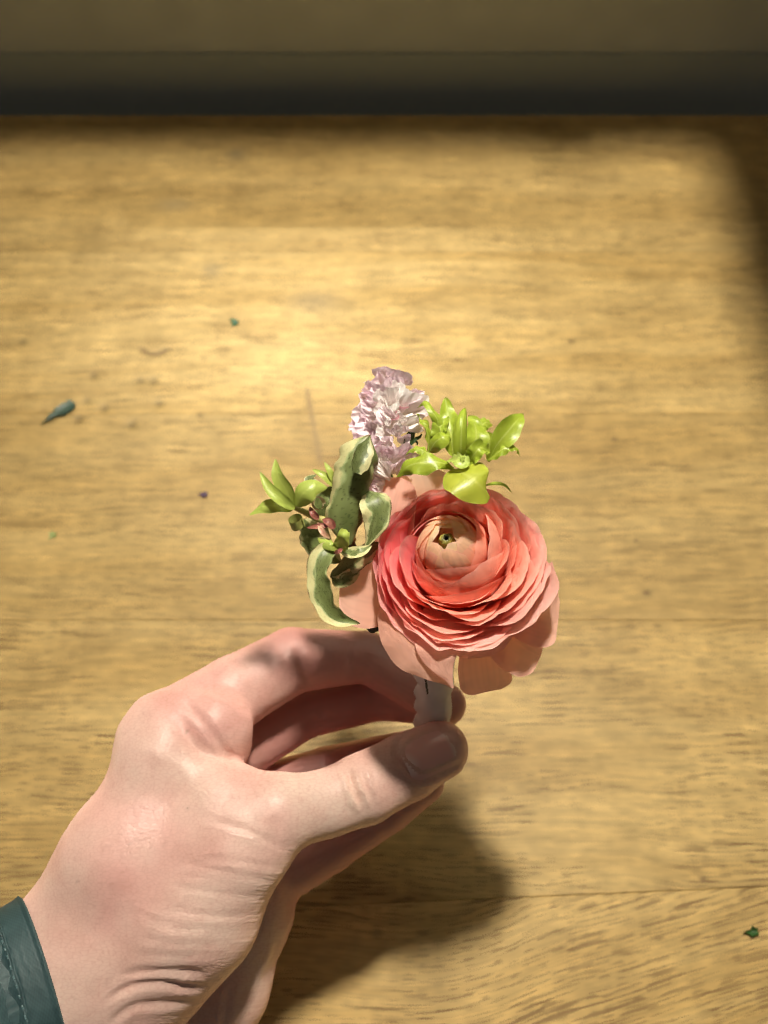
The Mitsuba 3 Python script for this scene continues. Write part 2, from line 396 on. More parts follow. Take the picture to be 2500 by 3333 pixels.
def surface_nets(fn, lo, hi, h):
    n = np.ceil((hi - lo) / h).astype(int) + 1
    nc = (n + 3) // 4 + 1
    ax = [lo[k] + 4 * h * np.arange(nc[k]) for k in range(3)]
    cg = np.stack(np.meshgrid(*ax, indexing='ij'), -1)
    cf = fn(cg.reshape(-1, 3)).reshape(nc)
    near = np.abs(cf) < 8.5 * h
    idx = np.stack(np.meshgrid(*[np.arange(k) for k in n], indexing='ij'), -1)
    ci = (idx + 2) // 4
    F = cf[ci[..., 0], ci[..., 1], ci[..., 2]]
    M = near[ci[..., 0], ci[..., 1], ci[..., 2]]
    F[M] = fn(lo + h * idx[M])
    ins = F < 0
    cnt = np.zeros(n - 1); pos = np.zeros((*(n - 1), 3))
    sl = lambda o: tuple(slice(o[k], n[k] - 1 + o[k]) for k in range(3))
    corners = [(a, b, c) for a in (0, 1) for b in (0, 1) for c in (0, 1)]
    for o in corners:
        for k in range(3):
            if o[k] == 0:
                o2 = list(o); o2[k] = 1
                fa, fb = F[sl(o)], F[sl(o2)]
                x = ins[sl(o)] != ins[sl(o2)]
                t = np.where(x, fa / np.where(x, fa - fb, 1), 0)
                for j in range(3):
                    pos[..., j] += np.where(x, o[j] + (t if j == k else 0), 0)
                cnt += x
    act = cnt > 0
    num = -np.ones(n - 1, int); num[act] = np.arange(act.sum())
    base = np.stack(np.nonzero(act), 1)
    v = lo + h * (base + pos[act] / cnt[act][:, None])
    quads = []
    for k in range(3):
        u, w = [(1, 2), (2, 0), (0, 1)][k]
        a = [slice(1, n[j] - 1) for j in range(3)]; a[k] = slice(0, n[k] - 1)
        b = list(a); b[k] = slice(1, n[k])
        A, B = ins[tuple(a)], ins[tuple(b)]
        for flip in (False, True):
            e = np.stack(np.nonzero((A & ~B) if not flip else (~A & B)), 1)
            if not len(e):
                continue
            e = e + [0 if j == k else 1 for j in range(3)]
            du, dw = np.eye(3, dtype=int)[u], np.eye(3, dtype=int)[w]
            q = [num[tuple((e - x).T)] for x in (du + dw, dw, 0 * du, du)]
            q = np.stack(q, 1)
            quads.append(q[:, ::-1] if flip else q)
    return v, tri(np.vstack(quads))


allp = np.array([x for _, _, g in BODY for a, b, ra, rb in g for x in (a - ra, a + ra, b - rb, b + rb)])
lo, hi = allp.min(0) - .4, allp.max(0) + .4
lo[0] = max(lo[0], cam_xyz(-330, 3000, 26)[0]); lo[1] = max(lo[1], cam_xyz(0, 3620, 27)[1])
hv, hf = surface_nets(field, lo, hi, .085)
# exact position on the field, and the normals from it
for _ in range(2):
    e = .02
    f0 = field(hv)
    gr = np.stack([field(hv + e * np.eye(3)[k]) - field(hv - e * np.eye(3)[k]) for k in range(3)], 1) / (2 * e)
    hv = hv - np.clip(f0, -.05, .05)[:, None] * norm(gr)
hn = norm(gr)
hpx, hpy = 1250 + FPX * hv[:, 0] / -hv[:, 2], 1666.5 - FPX * hv[:, 1] / -hv[:, 2]
front = sst(-.05, .3, hn[:, 2])
disp = np.zeros(len(hv))


def crease(pts, depth, width, fade=.25, ridge=.5, dmax=28.6):
    """A skin fold along a line: a groove with a soft ridge beside it."""
    global disp
    c = spline(np.array(pts, float), 40)
    lo_, hi_ = c.min(0) - 5 * width, c.max(0) + 5 * width
    s = (hpx > lo_[0]) & (hpx < hi_[0]) & (hpy > lo_[1]) & (hpy < hi_[1]) & (-hv[:, 2] < dmax) & (front > 0)
    i = np.nonzero(s)[0]
    if not len(i):
        return
    q = np.stack([hpx[i], hpy[i]], 1)
    dd = np.linalg.norm(q[:, None] - c[None], axis=2)
    k = dd.argmin(1); dist = dd.min(1)
    t = k / 39
    tang = np.gradient(c, axis=0)[k]
    side = np.sign(tang[:, 0] * (q[:, 1] - c[k, 1]) - tang[:, 1] * (q[:, 0] - c[k, 0]))
    env = np.minimum(sst(0, fade, t), sst(1, 1 - fade, t)) if fade > 0 else 1
    x = side * dist / width
    disp[i] += .62 * depth * (1 + .5 * n1(t * 4 + c[0, 0])) * env * front[i] * (-np.exp(-x ** 2) + ridge * np.exp(-((x - 1.8) / 1.1) ** 2) + .5 * ridge * np.exp(-((x + 1.8) / 1.1) ** 2))


# folds of the thumb base and the wrist
crease([(640, 2655), (760, 2690), (870, 2735), (960, 2790)], .035, 12)
crease([(600, 2800), (740, 2800), (860, 2815), (950, 2828)], .034, 10, .3)
crease([(560, 2800), (720, 2835), (850, 2862), (930, 2866)], .038, 10, .3)
crease([(520, 2880), (700, 2905), (830, 2920), (915, 2916)], .03, 11, .3)
crease([(500, 2940), (680, 2980), (820, 2978), (870, 2970)], .04, 12, .3)
crease([(430, 3040), (560, 3075), (700, 3075), (775, 3070)], .03, 12, .3)
crease([(400, 3110), (540, 3105), (680, 3110), (740, 3119)], .034, 12, .3)
crease([(380, 3175), (480, 3165), (600, 3165), (690, 3174)], .12, 13, .25, .35)
crease([(330, 3270), (420, 3215), (520, 3200), (600, 3212), (690, 3215)], .14, 13, .25, .35)
crease([(340, 3345), (430, 3280), (520, 3268), (640, 3262)], .12, 13, .25, .35)
crease([(420, 2960), (560, 3020), (700, 3025)], .03, 10)
# thumb joint
crease([(1130, 2490), (1150, 2560), (1190, 2640)], .17, 13, .3, .9)
crease([(1160, 2480), (1190, 2560), (1225, 2640)], .14, 11, .3, .9)
crease([(1205, 2500), (1225, 2570), (1240, 2620)], .04, 10)
crease([(1353, 2368), (1306, 2402), (1292, 2453), (1314, 2494), (1370, 2536), (1450, 2510), (1516, 2474)], .11, 10, .12, .5, 29)
# index finger joints
crease([(960, 2080), (985, 2170), (1010, 2260)], .09, 16, .3, .5, 32)
crease([(1145, 2080), (1155, 2150), (1160, 2230)], .05, 14, .3, .5, 32)
crease([(905, 2080), (935, 2150), (950, 2250)], .04, 14, .3, .5, 32)
crease([(620, 2240), (640, 2290), (630, 2340)], .07, 28, .35, .2, 32)
crease([(575, 2262), (640, 2330), (710, 2415), (782, 2512)], .11, 15, .15, .25, 32)
crease([(600, 2215), (690, 2250), (770, 2290), (822, 2335)], .07, 12, .2, .2, 32)
crease([(1040, 2290), (1060, 2340)], .05, 14, .3, .5, 34)
# heel of the hand, in shade behind
crease([(985, 2900), (975, 2990), (930, 3060)], .08, 12, .2, .6, 32)
crease([(905, 3060), (890, 3130), (850, 3200)], .07, 12, .2, .6, 32)
crease([(745, 3200), (735, 3290), (720, 3380)], .05, 12, .2, .6, 32)
# gentle unevenness of tendons and skin
disp += .03 * nn(hv[:, 0] * .9 + 20, hv[:, 1] * .9 + 7, 3) * front + .008 * nn(hv[:, 0] * 5 + 20, hv[:, 1] * 5 + 7, 4)
hv2 = hv + disp[:, None] * hn
# colours of skin: pale over the back, pinker at knuckles, fingertips and palm side
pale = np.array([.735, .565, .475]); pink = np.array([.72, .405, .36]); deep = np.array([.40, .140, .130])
blot = nn(hv[:, 0] * .55 + 3, hv[:, 1] * .55 + 9, 5, 3)
w = .30 + .75 * blot
for (a, b, r, k) in ((620, 2290, 110, .9), (700, 2360, 110, .7), (980, 2160, 150, .6), (760, 2230, 130, .5), (430, 2870, 260, .35), (520, 2620, 200, .25), (1080, 2230, 200, .3), (900, 2650, 70, .25), (1100, 2460, 110, .3)):
    w = w + k * np.exp(-((hpx - a) ** 2 + (hpy - b) ** 2) / r ** 2)
col = lerp(pale, pink, w)
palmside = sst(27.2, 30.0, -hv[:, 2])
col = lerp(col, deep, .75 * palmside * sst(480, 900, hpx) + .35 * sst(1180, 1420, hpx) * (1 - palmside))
col = lerp(col, np.array([.70, .53, .43]), .55 * np.exp(-(((hpx - 1150) / 35) ** 2 + ((hpy - 2560) / 80) ** 2)) * sst(29, 28, -hv[:, 2]))
fine = nn(hv[:, 0] * 14, hv[:, 1] * 14, 6, 2)
col = col * (1 + .05 * fine)[:, None]
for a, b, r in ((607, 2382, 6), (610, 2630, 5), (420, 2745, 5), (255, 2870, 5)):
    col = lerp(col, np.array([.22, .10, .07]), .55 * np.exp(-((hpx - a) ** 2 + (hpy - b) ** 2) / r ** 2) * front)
CAMROT = np.stack([RGT, UP, -FWD], 1)          # camera axes as columns
to_w = lambda q: CAM + q @ CAMROT.T
arm = norm(cam_xyz(400, 2900, 26) - cam_xyz(-100, 3300, 26))
side_ax = norm(np.cross(arm, [0, 0, 1.0]))
hand_uv = np.stack([hv[:, 0] + .5 * hv[:, 2], hv[:, 1] - .4 * hv[:, 2]], 1)
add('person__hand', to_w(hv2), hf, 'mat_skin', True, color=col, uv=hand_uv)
labels['person'] = {'label': 'pale hand of a person in a teal jacket holding the boutonniere upright', 'category': 'person'}

# thumb nail: a curved plate laid on the back of the thumb tip
ta, tb = cam_xyz(1290, 2512, 27.45), cam_xyz(1470, 2420, 28.05)
ax = norm(tb - ta)
up0 = norm(np.array([-.10, .22, 1.0])); up0 = norm(up0 - ax * (up0 @ ax)); sd = np.cross(ax, up0)
nu, nv = 26, 22
u = np.linspace(0, 1, nu)[:, None]; s = np.linspace(-1, 1, nv)[None]
L = 1.62
halfw = .60 * (1 - .10 * (1 - u)) * np.sqrt(np.clip(1 - np.clip((.22 - u) / .24, 0, 1) ** 2 * .75 - np.clip((u - .74) / .30, 0, 1) ** 2.4, .02, 1))
start = cam_xyz(1305, 2503, 27.5)
pt = start + (u * L)[..., None] * ax + (s * halfw)[..., None] * sd
out = np.zeros((nu, nv))
for _ in range(14):                            # slide each point out along the nail's normal until it lies on the skin
    q = pt + (out[..., None]) * up0
    out -= field(q.reshape(-1, 3)).reshape(nu, nv) * .8
out = np.clip(out, -.5, 2.0)
pt = pt + (out + .022 * (1 - .6 * np.abs(s) ** 4) * np.minimum(1, u * 6))[..., None] * up0
ncol = lerp(np.array([.66, .385, .35]), np.array([.76, .60, .57]), np.broadcast_to(sst(.30, .08, u + .25 * s ** 2 + 0 * s), (nu, nv)).reshape(-1))
ncol = lerp(ncol, np.array([.70, .58, .50]), np.broadcast_to(.8 * sst(.90, .95, u) + 0 * s, (nu, nv)).reshape(-1))
add('person__thumb_nail', to_w(pt.reshape(-1, 3)), gridf(nu, nv), 'mat_nail', True, color=ncol)

# jacket sleeve: a thick cuff round the forearm with folds
e0, e1 = cam_xyz(-560, 3620, 23.4), cam_xyz(150, 3275, 26.2)
sax = norm(e1 - e0)
sx = norm(np.cross(sax, [0, 0, 1.0])); sz = np.cross(sx, sax)
na, nl = 160, 220
ang = np.linspace(0, 2 * np.pi, na, endpoint=False)[None]
ll = np.linspace(0, 1, nl)[:, None]
ln = np.linalg.norm(e1 - e0)
cuff = sst(.865, .875, ll)
rad = 2.3 + .10 * (1 - cuff) + (1 - cuff) * (.16 * nn(ang * 1.6 + 3, ll * 9, 11) + .06 * np.sin(ang * 22 + 3 * nn(ang * 2, ll * 6, 5)) * np.exp(-(.87 - np.minimum(ll, .87)) / .05) + .08 * np.sin(ll * 46 + 2 * np.sin(ang * 2))) + .010 * np.sin(ang * 3) * cuff
rad = rad - .05 * np.exp(-((ll - .87) / .006) ** 2) - .018 * np.exp(-((ll - .985) / .004) ** 2)
c0 = e0 + (ll * ln)[..., None] * sax + 0 * ang[..., None]
ray = np.cos(ang)[..., None] * sx + np.sin(ang)[..., None] * sz * .92 + 0 * c0
fit = np.full(rad.shape, 1.6)
for _ in range(16):                            # widen the cuff until it clears the arm
    fit += np.clip(.16 - field((c0 + fit[..., None] * ray).reshape(-1, 3)).reshape(fit.shape), 0, .3)
fit = np.maximum(fit, 2.2)
rad = rad - 2.3 + .3 * fit + .7 * fit[np.argmin(np.abs(ll[:, 0] - .98))][None]
rad = np.maximum(rad, fit)
outer = c0 + rad[..., None] * (np.cos(ang)[..., None] * sx + np.sin(ang)[..., None] * sz * .92)
rim = [outer]
for dr_, dl in ((-.05, .05), (-.14, .05), (-.2, 0), (-.22, -1.2)):
    rim.append(outer[-1:] + dr_ * (np.cos(ang)[..., None] * sx + np.sin(ang)[..., None] * sz) + dl * sax)
sv = np.concatenate(rim, 0)
suv = np.stack([np.broadcast_to(ang * 2.2, sv.shape[:2]), np.broadcast_to(np.linspace(0, 6, len(sv))[:, None], sv.shape[:2])], -1).reshape(-1, 2)
add('person__sleeve', to_w(sv.reshape(-1, 3)), gridf(len(sv), na, True), 'mat_cloth', True, uv=suv, label='teal jacket cuff at the wrist')
# a row of hem stitches round the cuff
row_ = outer[int(nl * .858)]
sv, sf = [], []
for k in range(0, na, 2):
    a_, b_ = row_[k], row_[(k + 1) % na]
    a_, b_ = a_ * .98 + b_ * .02, a_ * .2 + b_ * .8
    o_ = ray[0, k] * .012; w_ = sax * .022
    sf += [[len(sv) + q for q in f_] for f_ in ((0, 1, 2), (0, 2, 3), (0, 4, 1), (1, 4, 2), (2, 4, 3), (3, 4, 0))]
    sv += [a_ - w_, b_ - w_, b_ + w_, a_ + w_, (a_ + b_) / 2 + 2 * o_]
sv = np.array(sv) + np.repeat(ray[0, ::2] * .004, 5, 0)
add('person__sleeve__stitching', to_w(sv), np.array(sf), 'mat_stalk', False, color=np.broadcast_to([.07, .13, .14], (len(sv), 3)))

# ------------------------------------------------------------------ the boutonniere
BT = 'boutonniere'
labels[BT] = {'label': 'boutonniere with coral bloom, lilac blossom and green leaves held by its white taped stem', 'category': 'boutonniere'}
FL = BT + '__ranunculus_flower'
tilt = math.radians(27)
dirx, diry = -.38, .925
A = norm(RGT * (math.sin(tilt) * dirx) + UP * (math.sin(tilt) * diry) - FWD * math.cos(tilt))
EYE = P(1450, 1745, 23.5)
B1 = norm(np.cross(UP, A)); B2 = np.cross(A, B1)          # in the bloom's own plane: B1 to the right, B2 up in the photo
O = EYE - 1.52 * A
SHIFT = np.array([.38, -.50])                              # outer rings lie towards the lower right of the eye


def bloom(r, phi, h, frac):
    return O + (r * np.cos(phi) + SHIFT[0] * frac)[..., None] * B1 + (r * np.sin(phi) + SHIFT[1] * frac)[..., None] * B2 + h[..., None] * A


PEACH, CORAL, PINK, ROSE = np.array([.94, .68, .44]), np.array([.95, .43, .32]), np.array([.95, .57, .52]), np.array([.92, .29, .32])


def petal_color(t, s, inner, seed, edge, left=0.0):
    """Base tone from the inner (peach) to the outer layers (pink), streaked along the petal, a paler rim."""
    base = lerp(PEACH, CORAL, np.clip(inner * 4.6, 0, 1) + 0 * t)
    base = lerp(base, PINK, sst(.45, 1.0, inner + 0 * t))
    base = lerp(base, ROSE, .35 * sst(.62, .25, t) * (inner > .12))
    base = lerp(base, np.array([.90, .31, .37]), left * (inner > .25) * .75)
    st = nn(s * 16 + seed, t * 1.5, seed % 97, 2) + .6 * nn(s * 34 + seed, t * 2, seed % 89, 2)
    base = base * (1 + .12 * st + .07 * math.sin(seed * 12.9898))[..., None]
    base = lerp(base, np.array([.93, .58, .50]), .55 * np.exp(-((1 - edge) / .035) ** 2))
    return np.clip(base, 0, .95)


def petal(phi0, half, rim_r, rim_h, lean, frac, inner, seed, base=(.22, -1.05), seg=.62, wave=.03, drop=.22, nu=26, nv=25, spiral=.03, closed=None):
    t = np.linspace(0, 1, nu)[:, None]; s = np.linspace(-1, 1, nv)[None]
    endt = 1 - drop * np.abs(s) ** 2.6 + .018 * n1(s * 3.1 + seed * 1.7, seed % 50)
    tt = t * endt
    hw = half * (.35 + .65 * sst(0, .5, tt))
    phi = phi0 + hw * s
    if closed is not None:                                  # wrapped over the central ball
        R, hc, th_tip = closed
        th = np.radians(155 + (th_tip - 155) * tt)
        r = R * np.sin(th) * (1 + spiral * s); h = hc + R * np.cos(th)
    else:
        ln = np.broadcast_to(lean(phi) if callable(lean) else lean, phi.shape)
        rr = np.broadcast_to(rim_r(phi) if callable(rim_r) else rim_r, phi.shape)
        hh = np.broadcast_to(rim_h(phi) if callable(rim_h) else rim_h, phi.shape)
        p0 = base; b2r = rr - seg * np.cos(ln); b2h = hh - seg * np.sin(ln)
        b1r, b1h = p0[0] + .75 * (rr - p0[0]), p0[1] + .15
        q = 1 - tt
        r = q ** 3 * p0[0] + 3 * q ** 2 * tt * b1r + 3 * q * tt ** 2 * b2r + tt ** 3 * rr
        h = q ** 3 * p0[1] + 3 * q ** 2 * tt * b1h + 3 * q * tt ** 2 * b2h + tt ** 3 * hh
        r = r * (1 + spiral * s)
    k = sst(.45, 1, tt)
    r = r + k * wave * (nn(s * 2.2 + seed, tt * 2, seed % 61) + .6 * nn(s * 5 + seed, tt * 3, seed % 53))
    h = h + k * wave * .8 * n1(s * 2.7 + seed * .3, seed % 41)
    v = bloom(r, phi, h, np.broadcast_to(frac * sst(0, .6, tt), phi.shape))
    c = petal_color(np.broadcast_to(tt, phi.shape), np.broadcast_to(s, phi.shape), inner, seed, np.broadcast_to(np.maximum(t, 0 * s), phi.shape), np.clip(np.cos(phi - 2.9), 0, 1) ** 1.5)
    add(FL + '__petal', v.reshape(-1, 3), gridf(nu, nv), 'mat_petal', True, color=c.reshape(-1, 3))


# receptacle: the flower's own mesh
aa = np.arange(24) * 2 * np.pi / 24
prof = np.array([(.02, .1), (.30, -.2), (.42, -.7), (.36, -1.05), (.22, -1.3), (.12, -1.6)])
v = np.concatenate([bloom(np.full(24, r), aa, np.full(24, h), np.zeros(24)) for r, h in prof])
add(FL, v, gridf(len(prof), 24, True), 'mat_stalk', True, color=np.broadcast_to([.20, .30, .06], (len(v), 3)), label='coral pink ranunculus bloom')
# the green eye
an = np.arange(20) * 2 * np.pi / 20
rr = np.array([.22, .20, .17, .13, .08, .045, .03]); hh = np.array([1.0, 1.2, 1.33, 1.39, 1.40, 1.35, 1.2])
v = np.concatenate([bloom(np.full(20, a) * (1 + .10 * rng.standard_normal(20)), an, np.full(20, b) + .02 * rng.standard_normal(20), np.zeros(20)) for a, b in zip(rr, hh)])
ec = np.repeat(np.array([[.20, .20, .04], [.26, .24, .05], [.34, .31, .07], [.26, .24, .05], [.12, .11, .03], [.01, .01, .008], [.004, .004, .003]]), 20, 0) * (1 + .25 * rng.standard_normal((140, 1))).clip(.4, 1.6)
add(FL + '__eye', v, gridf(7, 20, True), 'mat_stalk', True, color=ec)

seed = 1
# inner pale petals round the eye
def J(a):
    return a * rng.standard_normal()


for k in range(5):
    petal(k * 1.26 + .3, .80, 0, 0, 0, 0, .0, seed, closed=(.60 + .02 * (k % 3), .88, 19 + 5 * (k % 2)), wave=.012, drop=.16, spiral=.06); seed += 1
for k in range(6):
    petal(k * 1.05 + .75 + J(.15), .72, 0, 0, 0, 0, .05, seed, closed=(.76 + .025 * (k % 3), .76, 27 + J(4)), wave=.015, drop=.2, spiral=.08); seed += 1
# the ball, then the big petals that cup it
for k in range(5):
    petal(k * 1.26 - 1.9 + J(.2), .80, 0, 0, 0, .0, .13, seed, closed=(.80 + .02 * (k % 4), .72, 41 + J(6)), wave=.02, drop=.2, spiral=.07); seed += 1
for k in range(5):
    petal(k * 1.26 - 1.55 + J(.2), .95, 0, 0, 0, .06, .20, seed, closed=(.94 + .045 * (k % 4), .58, 55 + J(8)), wave=.03, drop=.22, spiral=.08); seed += 1
for ph, R, th in ((-1.5, 1.24, 55), (-.85, 1.34, 47), (-2.2, 1.18, 54), (-1.2, 1.40, 66), (.15, 1.36, 50), (1.2, 1.16, 52), (2.3, 1.16, 52)):
    petal(ph, .95, 0, 0, 0, .16, .30, seed, closed=(R, .34, th), wave=.04, drop=.30, spiral=.09); seed += 1
# the layers round it: upright and crowded on the left, opening in broad scales towards the lower right
OPEN = math.radians(-30)
rings = [1.45, 1.57, 1.69, 1.81, 1.93, 2.04, 2.15, 2.25, 2.34]
for i, R in enumerate(rings):
    fr = i / (len(rings) - 1)
    nk = 6 if i < 4 else 7
    for k in range(nk):
        ph = k * 2 * math.pi / nk + i * 2.39996 + J(.16)
        jr, jh, jl = J(.085), J(.085), math.radians(10) * rng.standard_normal()
        op = lambda p: .5 + .5 * np.cos(p - OPEN)
        rim_r = lambda p, R=R, jr=min(jr, .05): R + jr
        rim_h = lambda p, fr=fr, jh=jh: 1.40 - .12 * fr - .52 * fr ** 1.7 * (1 - .30 * op(p)) - .40 * op(p) + jh
        lean = lambda p, fr=fr, jl=jl: np.radians(90 - 14 * fr - (50 + 12 * fr) * op(p) ** 1.2) + jl
        petal(ph, .50 + .24 * rng.random(), rim_r, rim_h, lean, .55 + .45 * fr, .32 + .68 * fr, seed, wave=.06 + .04 * fr, drop=.20 + .16 * rng.random(), spiral=.05 + J(.02))
        seed += 1


# ------------------------------------------------------------------ leaves and loose petals
def blade(key, pts, width, bsdf, colour, n=40, m=17, prof='leaf', roll=0.0, cup=0.0, wave=0.0, freq=5.0, twist=0.0, face=(0, 0, 1), seed=0, label=None, serr=0.0, pinch=1.0):
    """A thin leaf along pts (px, py, depth); width: full width in cm at its widest; face: which way its upper side looks in camera axes;
    roll: total angle of its cross-section; cup: rise of the margins (cm); wave: ripple of the margins (cm)."""
    p = np.array([P(*q) for q in pts])
    c = spline(p, n)
    t = np.linspace(0, 1, n)
    if callable(prof):
        w = prof(t)
    else:
        w = {'leaf': np.sin(np.pi * np.clip(t, 0, 1) ** .85) ** .75 * (1 - .12 * t) + .03, 'wide': np.minimum(.16 + .84 * sst(.0, .50, t), np.clip((1.0 - t) / .42, 0, 1) ** .8) + .01,
             'band': np.minimum(sst(-.05, .12, t), sst(1.03, .9, t)) + .02, 'petal': (sst(-.25, .6, t) * np.sqrt(np.clip(1 - np.clip((t - .62) / .38, 0, 1) ** 2.6, 0, 1))) + .02}[prof]
    w = w * width / 2
    tg = norm(np.gradient(c, axis=0))
    fc = RGT * face[0] + UP * face[1] - FWD * face[2]
    nr = norm(fc - tg * (tg @ fc)[:, None]); sd = np.cross(nr, tg)
    tw = np.broadcast_to(twist, (2,)) if np.ndim(twist) == 0 else np.asarray(twist, float)
    an = np.radians(np.interp(t, np.linspace(0, 1, len(tw)), tw) if np.ndim(twist) else twist * t)
    sd, nr = np.cos(an)[:, None] * sd + np.sin(an)[:, None] * nr, np.cos(an)[:, None] * nr - np.sin(an)[:, None] * sd
    s = np.linspace(-1, 1, m)[None]
    T_ = t[:, None]
    ww = w[:, None] * (1 + serr * nn(T_ * 9 + seed, np.sign(s) * 2 + 0 * T_, seed + 3))
    rl = np.radians(roll) / 2 if np.ndim(roll) == 0 else np.radians(np.interp(t, np.linspace(0, 1, len(roll)), roll))[:, None] / 2
    rl = np.maximum(np.abs(rl), 1e-3) * np.where(np.asarray(rl) < 0, -1, 1)
    x = np.sin(rl * s) / np.abs(rl) * ww; z = (1 - np.cos(rl * s)) / rl * ww
    z = z + cup * s ** 2 * np.minimum(1, w[:, None] * 2 / max(width, 1e-6)) * 1.0
    ripple = wave * (np.sin(freq * 2 * np.pi * T_ + 1.3 * np.sign(s) + seed) + .7 * nn(T_ * freq * 1.3 + seed, np.sign(s) * 3 + 0 * T_, seed)) * np.abs(s) ** 1.8 * np.minimum(1, 1.4 * w[:, None] * 2 / max(width, 1e-6))
    z = z + ripple + .004 * nn(T_ * 9, s * 4 + seed, seed + 9)
    v = c[:, None] + x[..., None] * sd[:, None] + z[..., None] * nr[:, None]
    col = colour(T_ + 0 * s, s + 0 * T_, seed)
    return add(key, v.reshape(-1, 3), gridf(n, m), bsdf, True, color=np.clip(col, 0, .95).reshape(-1, 3), label=label)


LIME, LIME2, YEL = np.array([.245, .335, .022]), np.array([.345, .425, .050]), np.array([.42, .48, .12])
BROWN = np.array([.10, .045, .015])


def lime(t, s, seed):
    c = lerp(LIME, LIME2, .5 + .7 * nn(t * 3 + seed, s * 2, seed, 3))
    c = lerp(c, YEL, .8 * np.exp(-(s / .07) ** 2) * sst(1, .6, t))                       # midrib
    side = np.abs(np.sin((t * 9 - np.abs(s) * 2.2) * np.pi))
    c = lerp(c, YEL, .30 * sst(.12, .0, side))                                           # side veins
    c = lerp(c, YEL, .5 * sst(.88, 1, np.abs(s)))
    return lerp(c, BROWN, .9 * sst(.965, 1, t) + .6 * sst(.5, .75, nn(t * 16 + seed, s * 1.5, seed + 5)) * sst(.93, 1, np.abs(s)))


def limey(t, s, seed):
    c = lime(t, s, seed)
    return lerp(c, np.array([.42, .42, .05]), .45 + 0 * t)


def pale_green(t, s, seed):
    c = lime(t, s, seed)
    return lerp(c, np.array([.42, .50, .13]), .6 + 0 * t)


GRN, DGRN, CREAM = np.array([.185, .220, .080]), np.array([.110, .140, .042]), np.array([.54, .51, .26])


def varieg(margin=.62, shift=0.0, dark=.0):
    def fn(t, s, seed):
        ns = nn(t * 7 + seed, s * 2.5, seed, 3)
        e = np.abs(s - shift) + .55 * ns
        g = lerp(GRN, DGRN, .5 + nn(t * 5 + seed + 9, s * 3, seed + 2, 3))
        # net of darker veins
        vein = np.abs(nn(t * 22 + seed, s * 7, seed + 21, 2))
        g = lerp(g, DGRN * .45, .75 * sst(.07, .0, vein))
        c = lerp(g, np.array([.30, .36, .16]), sst(margin - .14, margin, e))
        c = lerp(c, CREAM, sst(margin - .02, margin + .07, e))
        c = lerp(c, np.array([.35, .28, .10]), .35 * sst(.06, .0, vein) * sst(margin, margin + .1, e))
        c = lerp(c, BROWN, .9 * sst(-.05, .30, nn(t * 8 + seed, np.sign(s) * 3, seed + 31)) * sst(.88, .98, np.abs(s)) + .9 * sst(.95, 1, t))
        return c * (1 - dark)
    return fn


D = 23.9                                        # depth of the foliage beside the bloom
VS = BT + '__variegated_sprig'
LS = BT + '__lime_sprig'
YS = BT + '__young_sprig'
# stems (each sprig's own mesh)
tube(VS, [P(1395, 2200, 27.0), P(1290, 1990, 26.2), P(1180, 1850, 25.3), P(1130, 1740, 24.7), P(1080, 1700, 24.6)], [.13, .13, .12, .1, .09], 'mat_stalk', 10, .1, 3, color=[.10, .07, .035], label='twig with cream edged green leaves left of the bloom')
tube(LS, [P(1420, 2200, 27.2), P(1440, 1900, 26.6), P(1470, 1640, 25.4), P(1500, 1540, 24.4), P(1505, 1480, 24.0)], [.12, .12, .10, .09, .06], 'mat_stalk', 10, .1, 4, color=[.22, .26, .06], label='glossy lime green sprig above the bloom')
tube(YS, [P(1150, 1760, 25.0), P(1090, 1712, 24.6), P(1020, 1680, 24.4), P(960, 1652, 24.2)], [.11, .13, .09, .07], 'mat_stalk', 10, .1, 5, color=[.40, .36, .12], label='pale green shoot at the far left of the boutonniere')

z3 = lambda a, b, d: (1200 + .3617 * a, 1150 + .3617 * b, d)
lf = LS + '__leaf'
blade(lf, [z3(770, 1040, 23.6), z3(640, 980, 23.3), z3(460, 985, 23.3), z3(330, 1030, 23.5), z3(252, 1115, 23.8)], .60, 'mat_lime', lime, cup=-.10, wave=.07, freq=3.0, face=(-.1, .45, 1), seed=1, prof='wide')
blade(lf, [z3(600, 960, 23.7), z3(520, 890, 23.5), z3(430, 850, 23.6), z3(360, 880, 23.8), z3(335, 920, 24.0)], .28, 'mat_lime', lime, cup=-.05, wave=.03, face=(-.2, .8, .7), seed=2)
blade(lf, [z3(735, 1050, 23.5), z3(850, 1080, 23.0), z3(960, 1150, 22.8), z3(1040, 1230, 22.9), z3(1092, 1296, 23.2)], 1.30, 'mat_lime', limey, cup=-.12, wave=.06, freq=2.2, face=(.15, .5, 1), seed=3)
blade(lf, [z3(1085, 960, 24.0), z3(1150, 830, 23.8), z3(1240, 720, 23.7), z3(1330, 610, 23.8), z3(1392, 545, 24.1)], .62, 'mat_lime', lime, cup=.10, wave=.05, freq=2.2, face=(.1, -.1, 1), twist=-12, seed=4, prof='wide')
blade(lf, [z3(1070, 970, 24.0), z3(1180, 880, 23.7), z3(1270, 835, 23.7), z3(1340, 860, 23.8), z3(1362, 930, 24.0)], .30, 'mat_lime', lime, cup=-.06, wave=.03, face=(.3, .7, .8), seed=5)
blade(lf, [z3(830, 1000, 23.7), z3(830, 860, 23.4), z3(835, 700, 23.3), z3(850, 580, 23.4), z3(868, 490, 23.7)], .50, 'mat_lime', lime, roll=150, wave=.03, freq=2, face=(-.35, .1, 1), seed=6)
blade(lf, [z3(880, 980, 23.9), z3(940, 850, 23.6), z3(970, 740, 23.6), z3(950, 630, 23.8), z3(900, 560, 24.0)], .66, 'mat_lime', lime, cup=.08, wave=.07, freq=2.6, face=(.35, .1, 1), seed=7)
